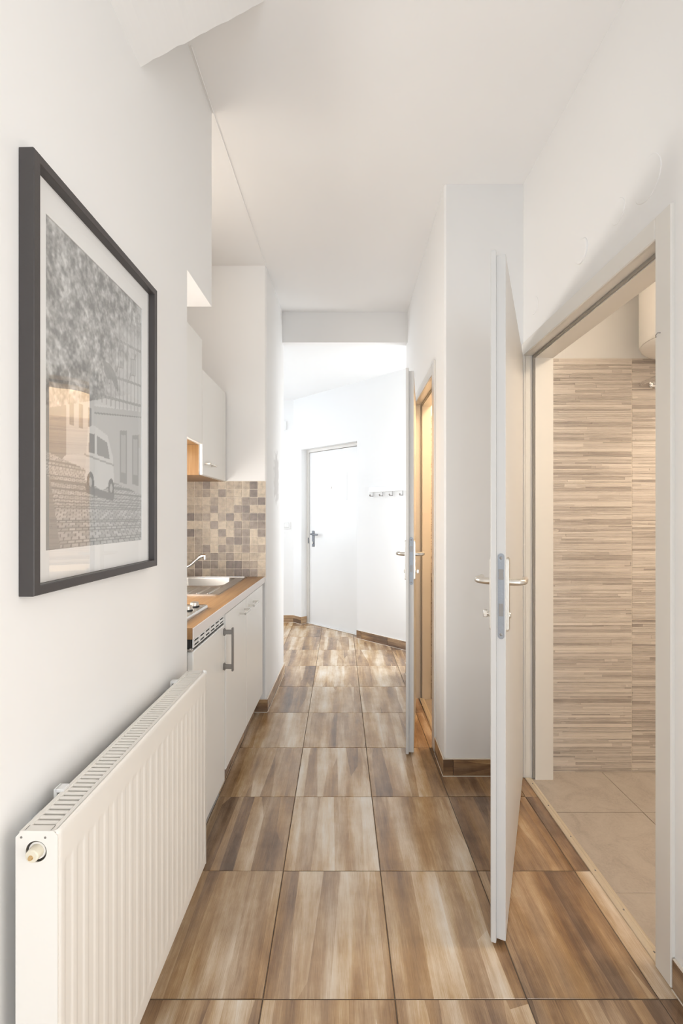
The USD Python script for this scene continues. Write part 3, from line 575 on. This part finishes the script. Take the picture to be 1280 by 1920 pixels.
kl = thing('added_wall_lamp', 'added flat panel for a hidden fill light on the kitchen wall above the wall cabinets', 'wall lamp', (-1.085, 2.06, 2.46))  # added housing for the warm fill light, out of view
part(kl, 'housing', cb(-1.089, -1.073, 1.82, 2.30, 2.24, 2.68, .004), 'white')
hl = thing('added_cabinet_lamp', 'added slim bar for a hidden fill light under the higher wall cabinet', 'lamp', (-0.90, 2.13, 1.594))  # added housing for the fill light over the worktop
kpart(hl, 'housing', cb(-.955, -.845, 1.87, 2.39, 1.587, 1.603, .003), 'greyplastic')
# sink: pressed steel, drainer near, bowl far
sk = thing('sink', 'stainless steel inset sink with a ribbed drainer', 'sink', (-0.80, 2.54, 0.85))
rim = rrect(-1.035, -.583, 2.205, 2.868, .02); bowl = rrect(-.985, -.640, 2.500, 2.830, .05, 8); dra = rrect(-.985, -.622, 2.232, 2.470, .012, 3)
kpart(sk, 'rim', cat(ext(rim.difference(bowl).difference(dra), .8500, .8535), ext(rim.difference(rim.buffer(-.006)), .8535, .8560)), 'steel')
def ring(poly, s, z):
    c = np.array(poly.exterior.coords)[:-1]; ctr = np.array([(c[:, 0].min() + c[:, 0].max()) / 2, (c[:, 1].min() + c[:, 1].max()) / 2])
    return np.column_stack([ctr + (c - ctr) * s, np.full(len(c), z)])
kpart(sk, 'bowl', loft([ring(bowl, 1.0, .8535), ring(bowl, .985, .849), ring(bowl, .95, .74), ring(bowl, .90, .722), ring(bowl, .2, .716)]), 'steel', 50)
kpart(sk, 'waste', lathe([(0, .003), (.018, .003), (.020, .005), (.042, .005), (.044, 0)], (-.812, 2.665, .716)), 'chrome', 30)
kpart(sk, 'drainer', loft([ring(dra, 1.0, .8535), ring(dra, .97, .8505), ring(dra, .5, .8500)]), 'steel')
for i in range(7):
    x = -.962 + i * .053
    kpart(sk, 'drainer_rib', loft([ring(rrect(x - .011, x + .011, 2.250, 2.455, .010, 4), 1, .8495), ring(rrect(x - .008, x + .008, 2.253, 2.452, .0078, 4), 1, .8545), ring(rrect(x - .003, x + .003, 2.26, 2.445, .0029, 4), 1, .8560)]), 'steel', 60)
tp = thing('tap', 'chrome kitchen mixer tap with a rising spout over the sink', 'tap', (-1.008, 2.60, 0.8535))
kpart(tp, 'body', lathe([(0, 0), (.026, 0), (.026, .006), (.021, .010), (.021, .070), (.018, .078), (0, .080)], (-1.010, 2.60, .8535)), 'chrome', 30)
kpart(tp, 'spout', cat(tube([(-1.006, 2.598, .893), (-.95, 2.592, .908), (-.89, 2.586, .930), (-.832, 2.578, .962), (-.800, 2.574, .990), (-.782, 2.572, 1.004), (-.766, 2.571, 1.009), (-.750, 2.570, 1.009)], [.011] * 5 + [.0108, .0105, .0100], 14), cyl((-.757, 2.570, 1.010), (-.757, 2.570, .988), .0098, 16)), 'chrome', 50)
kpart(tp, 'lever', cat(cyl((-1.010, 2.60, .932), (-1.010, 2.60, .955), .019, 20), tube([(-1.010, 2.60, .952), (-1.03, 2.56, .972), (-1.04, 2.52, .985)], [.007, .006, .006], 10)), 'chrome', 40)
# hob
hb = thing('hob', 'steel two-plate tabletop hob with black-based knobs', 'hob', (-0.78, 1.76, 0.85))
kpart(hb, 'tray', cat(loft([ring(rrect(-1.02, -.537, 1.600, 1.915, .012), 1, .8502), ring(rrect(-1.02, -.537, 1.600, 1.915, .012), 1, .858), ring(rrect(-1.02, -.537, 1.600, 1.915, .012), .985, .8635), ring(rrect(-1.02, -.537, 1.600, 1.915, .012), .94, .8615)])), 'steel', 30)
for y, r in ((1.68, .070), (1.835, .060)):
    pl = kpart(hb, 'plate', lathe([(0, .008), (r * .25, .008), (r * .27, .009), (r, .009), (r + .003, .007), (r + .003, 0)], (-.86 if r > .065 else -.73, y, .8610)), 'castiron', 30)
for y in (1.872, 1.795, 1.70):
    kn = kpart(hb, 'knob', lathe([(0, .0205), (.0135, .0205), (.0165, .019), (.0175, .006), (.0165, .0045)], (-.581, y, .8612)), 'alu', 35, label='round metal knob')
    kpart(kn, 'knob_base', lathe([(0, .005), (.0185, .005), (.019, 0)], (-.581, y, .8612)), 'black', 35)

# ------------------------------------------------------------------ radiator on the left wall
RA = math.radians(-1.05); RP = (-0.425, 1.0)
R = lambda m: rotz(m, RA, RP)
def rpart(t, name, m, mt, *a, **k): return part(t, name, R(m), mt, *a, **k)
rd = thing('radiator', 'cream white ribbed panel radiator under the picture', 'radiator', (-0.455, 1.07, 0.146))
RX0, RX1, RY0, RY1, RZ0, RZ1 = -.4895, -.4235, .708, 1.444, .146, .746
# pressed front panel: height field with 33 mm flutes
pitch = (RY1 - RY0 - .020) / 22
def flute(y, z):
    ph = ((y - RY0 - .010) / pitch) % 1.0; d = abs(ph - .5) * 2
    s = np.clip((d - .42) / .30, 0, 1); s = s * s * (3 - 2 * s)
    e0 = min(z - (RZ0 + .034), (RZ1 - .052) - z); e = np.clip(e0 / .012, 0, 1); e = e * e * (3 - 2 * e)
    if y < RY0 + .0105 or y > RY1 - .0105: return 0.0
    return -.0012 * (1 - s) * e
ys = np.unique(np.round(np.concatenate([[RY0, RY0 + .004, RY0 + .0101], np.linspace(RY0 + .0105, RY1 - .0105, 22 * 14 + 1), [RY1 - .0101, RY1 - .004, RY1]]), 6))
zz = np.concatenate([[RZ0, RZ0 + .006], RZ0 + .034 + np.linspace(0, .012, 5), RZ1 - .052 - np.linspace(.012, 0, 5), [RZ1 - .022, RZ1 - .012, RZ1 - .006, RZ1 - .002, RZ1]])
def bend(z):
    t = RZ1 - z
    return -.0045 if t < .0005 else -.0015 if t < .003 else 0.0
V = np.array([(RX1 + flute(y, z) + bend(z) - (.003 if (y in (ys[0], ys[-1])) else 0) - (.002 if z == RZ0 else 0), y, z) for y in ys for z in zz]); nz = len(zz); F = []
for i in range(len(ys) - 1):
    for j in range(nz - 1):
        a = i * nz + j; F += [[a, a + nz, a + nz + 1], [a, a + nz + 1, a + 1]]
rpart(rd, 'front_panel', trimesh.Trimesh(V, F, process=False), 'radiator', True)
rpart(rd, 'back_panel', cb(RX0 + .001, RX0 + .010, RY0 + .004, RY1 - .004, RZ0, RZ1 - .006, .003), 'radiator')
rpart(rd, 'convector', cat(*[bx(RX0 + .012, RX1 - .016, RY0 + .02 + k * .0166, RY0 + .0208 + k * .0166, RZ0 + .03, RZ1 - .05) for k in range(42)]), 'radiator', kind='stuff')
endp = Polygon([(RX0, RZ0), (RX1 - .001, RZ0), (RX1 - .001, RZ1 - .007), (RX1 - .008, RZ1), (RX0 + .009, RZ1), (RX0, RZ1 - .010)])
vc = (-.4575, .7145)
endh = endp.difference(Point(*vc).buffer(.0163, quad_segs=12))
XZ = lambda poly, y0, y1: frame_xf(ext(poly, 0, y1 - y0), (0, y0, 0), (1, 0, 0), (0, 0, 1), (0, 1, 0))
e1 = rpart(rd, 'end_panel', XZ(endh, RY0 - .0012, RY0 + .0005), 'radiator')
for x in (RX0 + .009, RX1 - .020): rpart(e1, 'rivet', lathe([(0, .0005), (.0016, .0005), (.0018, 0)], (0, 0, 0), (0, -1, 0)).apply_translation((x, RY0 - .0012, RZ1 - .010)), 'steel_dark')
rpart(rd, 'end_panel', XZ(endp, RY1 - .0005, RY1 + .0012), 'radiator')
tapc = rpart(rd, 'vent_socket', cat(lathe([(.0105, .000), (.0132, .000), (.0138, .002), (.0138, .02), (.0105, .02), (.0105, 0)], (0, 0, 0)).apply_transform(trimesh.geometry.align_vectors((0, 0, 1), (0, 1, 0))).apply_translation((vc[0], RY0 + .001, vc[1]))), 'radiator', 30)
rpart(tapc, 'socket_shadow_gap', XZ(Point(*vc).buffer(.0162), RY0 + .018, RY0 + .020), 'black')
rpart(rd, 'vent_plug', lathe([(0, .0125), (.0085, .0125), (.0098, .011), (.0102, .004), (.0105, -.004), (0, -.004)], (vc[0], RY0, vc[1]), (0, -1, 0)), 'cream', 35, label='cream plastic vent plug')
rpart(rd, 'vent_screw', cat(lathe([(0, .0150), (.0030, .0147), (.0038, .0125)], (vc[0] - .0008, RY0, vc[1] - .0015), (0, -1, 0)), ), 'brass', 30, label='brass vent screw')
# top grille: two rails and rounded slats
gz = RZ1 - .0015
rpart(rd, 'grille_rail', cb(RX0 + .004, RX0 + .014, RY0, RY1, gz - .006, gz, .0015), 'radiator')
rpart(rd, 'grille_rail', cb(RX1 - .016, RX1 - .006, RY0, RY1, gz - .006, gz, .0015), 'radiator')
rpart(rd, 'grille_end', cb(RX0 + .010, RX1 - .012, RY0 - .001, RY0 + .016, gz - .006, gz, .0015), 'radiator')
rpart(rd, 'grille_end', cb(RX0 + .010, RX1 - .012, RY1 - .014, RY1 + .001, gz - .006, gz, .0015), 'radiator')
ns = 55; st = (RY1 - RY0 - .030 - .004) / ns
for i in range(ns):
    y = RY0 + .0205 + st * i
    rpart(rd, 'grille_slat', cb(RX0 + .012, RX1 - .014, y, y + st * .60, gz - .0075, gz - .0003, .0020), 'radiator')
for y, s in ((.815, 1), (1.345, -1)):
    b = rpart(rd, 'wall_bracket', cat(cb(RX0 - .030, RX0 - .004, y - .012 - .02 * s, y + .012 - .02 * s, RZ1 - .095, RZ1 - .030, .004), cb(RX0 - .005, RX0 + .010, y - .005, y + .014, RZ1 - .004, RZ1 + .0025, .001), cb(RX0 - .008, RX0 - .002, y - .005, y + .014, RZ1 - .03, RZ1 + .0025, .001)), 'white', label='white plastic bracket clip')
rpart(rd, 'end_clip', cat(lathe([(0, .004), (.005, .003), (.007, 0)], (0, 0, 0)).apply_transform(trimesh.geometry.align_vectors((0, 0, 1), (1, 0, .6))).apply_translation((RX1 - .004, RY1 - .006, RZ1 - .002)), cb(RX1 - .010, RX1 + .001, RY1 - .006, RY1 + .003, RZ1 - .010, RZ1 + .001, .002)), 'white', 30)

# ------------------------------------------------------------------ framed photograph on the left wall
PY0, PY1, PZ0, PZ1 = .758, 1.241, 1.0945, 1.829
PA = -0.0235; PPV = (XL(1.0), 1.0)
Q = lambda m: rotz(m, PA, PPV)
XW = XL(1.0)
YZ = lambda poly, x0, x1: ywall(poly, x0, x1)
pf = thing('framed_photograph', 'tall dark-framed black and white street photograph behind glass', 'picture', (XW, 1.0, PZ0))
def moulding(a, b, inn):
    """Mitred frame member between outer corners a, b; inn: inner corners."""
    pts = lambda x, p: (x, p[0], p[1]); c = .0012
    (ao, bo), (ai, bi) = (a, b), inn
    ao, bo, ai, bi = map(np.array, (ao, bo, ai, bi))
    V = [pts(XW + .001, ao), pts(XW + .001, bo), pts(XW + .001, bi), pts(XW + .001, ai), pts(XW + .0245, ao), pts(XW + .0245, bo), pts(XW + .0245, bi), pts(XW + .0245, ai)]
    for x in (.026,):
        for p, q in ((ao, ai), (bo, bi)): V += [pts(XW + x, p + (q - p) * .08), pts(XW + x, q + (p - q) * .08)]
    return trimesh.convex.convex_hull(np.array(V))
FW = .0165
o = [(PY0, PZ0), (PY1, PZ0), (PY1, PZ1), (PY0, PZ1)]; inn = [(PY0 + FW, PZ0 + FW), (PY1 - FW, PZ0 + FW), (PY1 - FW, PZ1 - FW), (PY0 + FW, PZ1 - FW)]
for k in range(4): part(pf, 'frame_moulding', Q(moulding(o[k], o[(k + 1) % 4], (inn[k], inn[(k + 1) % 4]))), 'pictureframe', label='dark frame moulding')
AY0, AY1, AZ0, AZ1 = .812, 1.187, 1.166, 1.756
part(pf, 'backing_board', Q(YZ(sbox(PY0 + .01, PZ0 + .01, PY1 - .01, PZ1 - .01), XW + .002, XW + .006)), 'board')
part(pf, 'passe_partout', Q(YZ(sbox(PY0 + .0168, PZ0 + .0168, PY1 - .0168, PZ1 - .0168).difference(sbox(AY0, AZ0, AY1, AZ1)), XW + .0075, XW + .0095)), 'board', label='white card mount')
# the print: grey tones on a fine grid (s across, t up)
nu, nv = 190, 300
s, t = np.meshgrid(np.linspace(0, 1, nu), np.linspace(0, 1, nv), indexing='ij')
fb_ = lambda fx, fy, sd, o=4: meshkit.fbm(np.stack([s * fx, t * fy, np.full_like(s, .37)], -1), o, sd)
img = np.full_like(s, .78) - .10 * (fb_(6, 8, 3) - .5)
seg = lambda x0, y0, x1, y1: np.hypot(s - x0 - np.clip(((s - x0) * (x1 - x0) + (t - y0) * (y1 - y0)) / ((x1 - x0) ** 2 + (y1 - y0) ** 2), 0, 1) * (x1 - x0), 1.5 * (t - y0 - np.clip(((s - x0) * (x1 - x0) + (t - y0) * (y1 - y0)) / ((x1 - x0) ** 2 + (y1 - y0) ** 2), 0, 1) * (y1 - y0)))
def line(x0, y0, x1, y1, w, v):
    global img
    img = np.where(seg(x0, y0, x1, y1) < w, v, img)
def quad(p, v):
    global img
    img = np.where(shapely.contains_xy(Polygon(p), s, t), v, img)
# timbered house on the right: storeys, beams, windows, jetty
quad([(.42, .50), (1, .56), (1, .93), (.42, .84)], .74)
for x in np.linspace(.45, .99, 12): line(x, .52, x, .90, .006, .50)
for y0, y1 in ((.535, .58), (.62, .665), (.765, .81), (.84, .93)): line(.42, y0, 1, y1, .008, .42)
for x in (.52, .66, .82): line(x, .66, x + .09, .78, .006, .46); quad([(x + .02, .68), (x + .09, .69), (x + .09, .76), (x + .02, .75)], .36); quad([(x + .03, .685), (x + .052, .69), (x + .052, .752), (x + .03, .747)], .62); quad([(x + .058, .69), (x + .08, .692), (x + .08, .754), (x + .058, .752)], .62)
quad([(.42, .86), (.75, 1), (.42, 1)], .80); line(.42, .84, .85, 1, .016, .38)
quad([(.40, .49), (1, .555), (1, .53), (.40, .465)], .62); line(.40, .465, 1, .53, .006, .3)
# ground floor: wall, doorway, shop window
quad([(.42, .18), (1, .12), (1, .53), (.42, .465)], .66)
for x in (.70, .86): quad([(x, .24), (x + .09, .235), (x + .09, .45), (x, .44)], .40); quad([(x + .015, .28), (x + .075, .28), (x + .075, .43), (x + .015, .425)], .58)
# far house and dark lane on the left
quad([(.16, .30), (.42, .33), (.42, .58), (.16, .60)], .70)
for x in (.20, .28, .36): quad([(x, .40), (x + .035, .40), (x + .035, .48), (x, .48)], .30)
line(.16, .60, .45, .575, .010, .28)
quad([(0, .22), (.17, .30), (.17, 1), (0, 1)], .34)
# climbing leaves: light and dark speckle
leaf = .5 * fb_(55, 75, 11, 3) + .5 * fb_(18, 24, 12, 3); mask = np.clip((fb_(5, 6, 5) + .55 - 1.25 * s + .55 * (t - .55)) * 3.0, 0, 1) * (t > .42 + .22 * s)
img = img * (1 - mask) + mask * np.clip(.42 + 2.6 * (leaf - .5), .08, .88)
m2 = (fb_(9, 9, 21) > .5) & (np.hypot((s - .55) / .13, (t - .60) / .075) < 1); img = np.where(m2, .22 + .5 * (leaf - .3), img)
# cobbled street
road = t < np.minimum(.30 - .10 * s, .335); yy = 1 / (0.42 - t); cx = (s - .28) * yy
ci = np.floor(yy * 14); cj = np.floor(cx * 6 + .5 * (ci % 2)); hs = np.abs(np.sin(ci * 12.9898 + cj * 78.233) * 43758.5453) % 1
joint = (np.abs((yy * 14) % 1 - .5) > .38) | (np.abs((cx * 6 + .5 * (ci % 2)) % 1 - .5) > .41)
img = np.where(road, np.where(joint, .30, .50 + .22 * hs), img)
quad([(0, 0), (.13, 0), (.05, .22), (0, .24)], .40)
# parked light-coloured van-like car
quad([(.33, .23), (.36, .41), (.41, .425), (.56, .405), (.62, .33), (.635, .235), (.50, .20)], .80)
quad([(.365, .325), (.375, .392), (.425, .395), (.425, .325)], .26); quad([(.445, .325), (.45, .392), (.555, .378), (.585, .318)], .34)
line(.33, .315, .63, .30, .005, .50)
for x, y in ((.385, .225), (.60, .212)): img = np.where(np.hypot((s - x) / .034, (t - y) / .036) < 1, .12, img); img = np.where(np.hypot((s - x) / .015, (t - y) / .016) < 1, .6, img)
quad([(.33, .215), (.64, .19), (.62, .165), (.35, .185)], .22)
img = np.clip(img + .03 * (fb_(120, 180, 31, 2) - .5), .05, .88)
V = np.stack([np.full_like(s, XW + .0072), AY0 - .004 + s * (AY1 - AY0 + .008), AZ0 - .004 + t * (AZ1 - AZ0 + .008)], -1).reshape(-1, 3)
a = np.arange((nu - 1) * nv).reshape(nu - 1, nv)[:, :-1].ravel()
F = np.vstack([np.column_stack([a, a + nv, a + nv + 1]), np.column_stack([a, a + nv + 1, a + 1])])
part(pf, 'print', Q(trimesh.Trimesh(V, F, process=False)), 'print', tone=.20 + .60 * img.ravel() ** 1.5, label='black and white photograph of a cobbled street with a parked car')  # blacks lifted in the tone to include glare on the glazing
gy = np.linspace(PY0 + .0162, PY1 - .0162, 90); sl = -.036 * np.exp(-((gy - .79) / .080) ** 2) + .006 * np.exp(-((gy - .97) / .10) ** 2)
gx = XW + .0150 + np.concatenate([[0], np.cumsum((sl[1:] + sl[:-1]) / 2 * np.diff(gy))]); gx += XW + .0150 - gx.min()
V = np.vstack([np.column_stack([gx, gy, np.full(90, PZ0 + .0162)]), np.column_stack([gx, gy, np.full(90, PZ1 - .0162)])])
F = [[k, k + 1, k + 91] for k in range(89)] + [[k, k + 91, k + 90] for k in range(89)]
part(pf, 'glass', Q(trimesh.Trimesh(V, F, process=False)), 'glass', True, label='slightly warped clear glazing')

# ------------------------------------------------------------------ round covers on the right wall
for y, r, h, lab in ((1.312, .060, .0022, 'largest round white wall cover, highest up at the right edge'), (1.450, .037, .0018, 'small round white wall cover beside the largest one'), (1.667, .043, .0060, 'round white wall cover standing out most, third from the right edge'), (2.070, .038, .0016, 'round white wall cover next to the top of the open bathroom door')):
    z = 2.168 if y > 2 else 2.179
    single('wall_cover', lathe([(0, h), (r * .9, h), (r * .97, h * .75), (r, 0)], (XR1, y, z), (-1, 0, 0), 40), 'wall', lab, 'wall cover', smooth=25, group='round covers on the right wall')
single('screw_hook', tube([(XR1 - .009, 1.243, 1.718), (XR1 - .017, 1.243, 1.718), (XR1 - .020, 1.246, 1.713), (XR1 - .017, 1.250, 1.708)], .0012, 8), 'steel_dark', 'tiny metal hook screwed into the bathroom door frame', 'hook', smooth=40)

# ------------------------------------------------------------------ coat rack, switch, boxes in the entrance room
cr = thing('coat_rack', 'white coat rail with metal hooks on the diagonal wall', 'coat rack', (*p45(1.45), 1.465))
part(cr, 'rail', W3(cb(1.178, 1.80, 1.465, 1.513, .0005, .022, .003)), 'white')
for tt in (1.227, 1.347, 1.467, 1.587, 1.707):
    part(cr, 'hook', W3(cat(cb(tt - .005, tt + .005, 1.425, 1.480, .010, .0135, .001), cb(tt - .005, tt + .005, 1.421, 1.428, .010, .052, .001), cyl((tt, 1.424, .050), (tt, 1.438, .058), .0068, 12))), 'steel_dark', 30)
sw = thing('light_switch', 'white square light switch on the narrow back wall', 'light switch', (-.619, 5.40, 1.128))
part(sw, 'surround', frame_xf(ext(rrect(-.042, .042, -.042, .042, .006).difference(sbox(-.027, -.027, .027, .027)), 0, .009), (-.619, 5.400, 1.128), (1, 0, 0), (0, 0, 1), (0, -1, 0)), 'white')
part(sw, 'rocker', cb(-.645, -.593, 5.389, 5.400, 1.102, 1.154, .002), 'white')
ib = thing('intercom', 'small white wall box above the light switch', 'wall box', (-.66, 5.40, 2.285))
part(ib, 'casing', cb(-.70, -.621, 5.386, 5.400, 2.235, 2.338, .003), 'white')

# ------------------------------------------------------------------ bathroom fittings
wh = thing('water_heater', 'white cylindrical water heater hanging in the bathroom corner', 'water heater', (1.515, 1.985, 1.95))
part(wh, 'tank', lathe([(0, .004), (.150, .004), (.178, .010), (.192, .022), (.195, .032)], (1.515, 1.985, 1.945)), 'enamel', 40)
part(wh, 'shell', lathe([(.193, .032), (.1965, .034), (.200, .045), (.200, .60)], (1.515, 1.985, 1.945), n=48), 'enamel', 40)
part(wh, 'wall_bracket', bx(1.45, 1.58, 2.17, 2.225, 2.15, 2.45), 'enamel')
for x in (1.44, 1.59): part(wh, 'pipe', tube([(x, 2.02, 1.955), (x, 2.02, 1.90), (x, 2.10, 1.86), (x, 2.224, 1.86)], .009, 10), 'chrome', 40)
sh = thing('shower_holder', 'round chrome shower holder on the tiled bathroom wall', 'shower fitting', (1.508, 2.20, 1.862))
part(sh, 'rose', lathe([(0, .012), (.014, .011), (.023, .006), (.026, 0)], (1.508, 2.2245, 1.862), (0, -1, 0)), 'chrome', 35)
part(sh, 'arm', cat(cyl((1.508, 2.214, 1.862), (1.508, 2.165, 1.862), .011, 16), lathe([(0, .010), (.020, .008), (.023, .0), (.020, -.010), (0, -.012)], (1.508, 2.155, 1.862), (0, -1, 0))), 'chrome', 35)
def lamp(name, label, c, z, r, m='lamp', drop=0.0):
    t = thing(name, label, 'ceiling lamp', (*c, z), group='round warm ceiling lamps')
    part(t, 'base', lathe([(0, 0), (r * .5, 0), (r * .5, -.03 - drop), (0, -.03 - drop)], (*c, z)), 'white', 30)
    part(t, 'globe', lathe([(0, -.11), (r * .5, -.104), (r * .85, -.08), (r, -.05), (r * .85, -.02), (r * .5, .0), (0, .002)], (*c, z - drop - .03)), m, 60)
lamp('ceiling_lamp', 'round warm glass lamp on the bathroom ceiling', (1.90, 1.30), 2.56, .13)

lamp('ceiling_lamp', 'round warm glass lamp on the toilet room ceiling', (1.05, 2.85), 2.50, .10, 'lamp_wc')

# washbasin in the toilet room
ba = thing('washbasin', 'white ceramic washbasin seen through the gap of the toilet doorway', 'washbasin', (0.90, 3.20, 0.74))
def oval(cx, cy, a, b, z, n=40, p=2.6):
    th_ = np.arange(n) / n * 2 * np.pi; c, s_ = np.cos(th_), np.sin(th_)
    return np.column_stack([cx + a * np.sign(c) * np.abs(c) ** (2 / p), cy + b * np.sign(s_) * np.abs(s_) ** (2 / p), np.full(n, z)])
part(ba, 'basin', loft([oval(.89, 3.22, .08, .08, .735), oval(.89, 3.215, .16, .13, .745), oval(.89, 3.21, .225, .18, .79), oval(.89, 3.21, .238, .195, .845), oval(.89, 3.21, .240, .198, .868), oval(.89, 3.21, .236, .194, .874), oval(.89, 3.21, .215, .172, .872), oval(.89, 3.20, .20, .155, .83), oval(.89, 3.20, .10, .08, .775)]), 'ceramic', 60)
part(ba, 'trap', tube([(.80, 3.25, .74), (.80, 3.25, .66), (.795, 3.25, .625), (.775, 3.25, .605), (.75, 3.25, .610), (.735, 3.26, .64), (.73, 3.29, .67), (.73, 3.35, .68), (.73, 3.41, .68)], .016, 12), 'alu', 50)
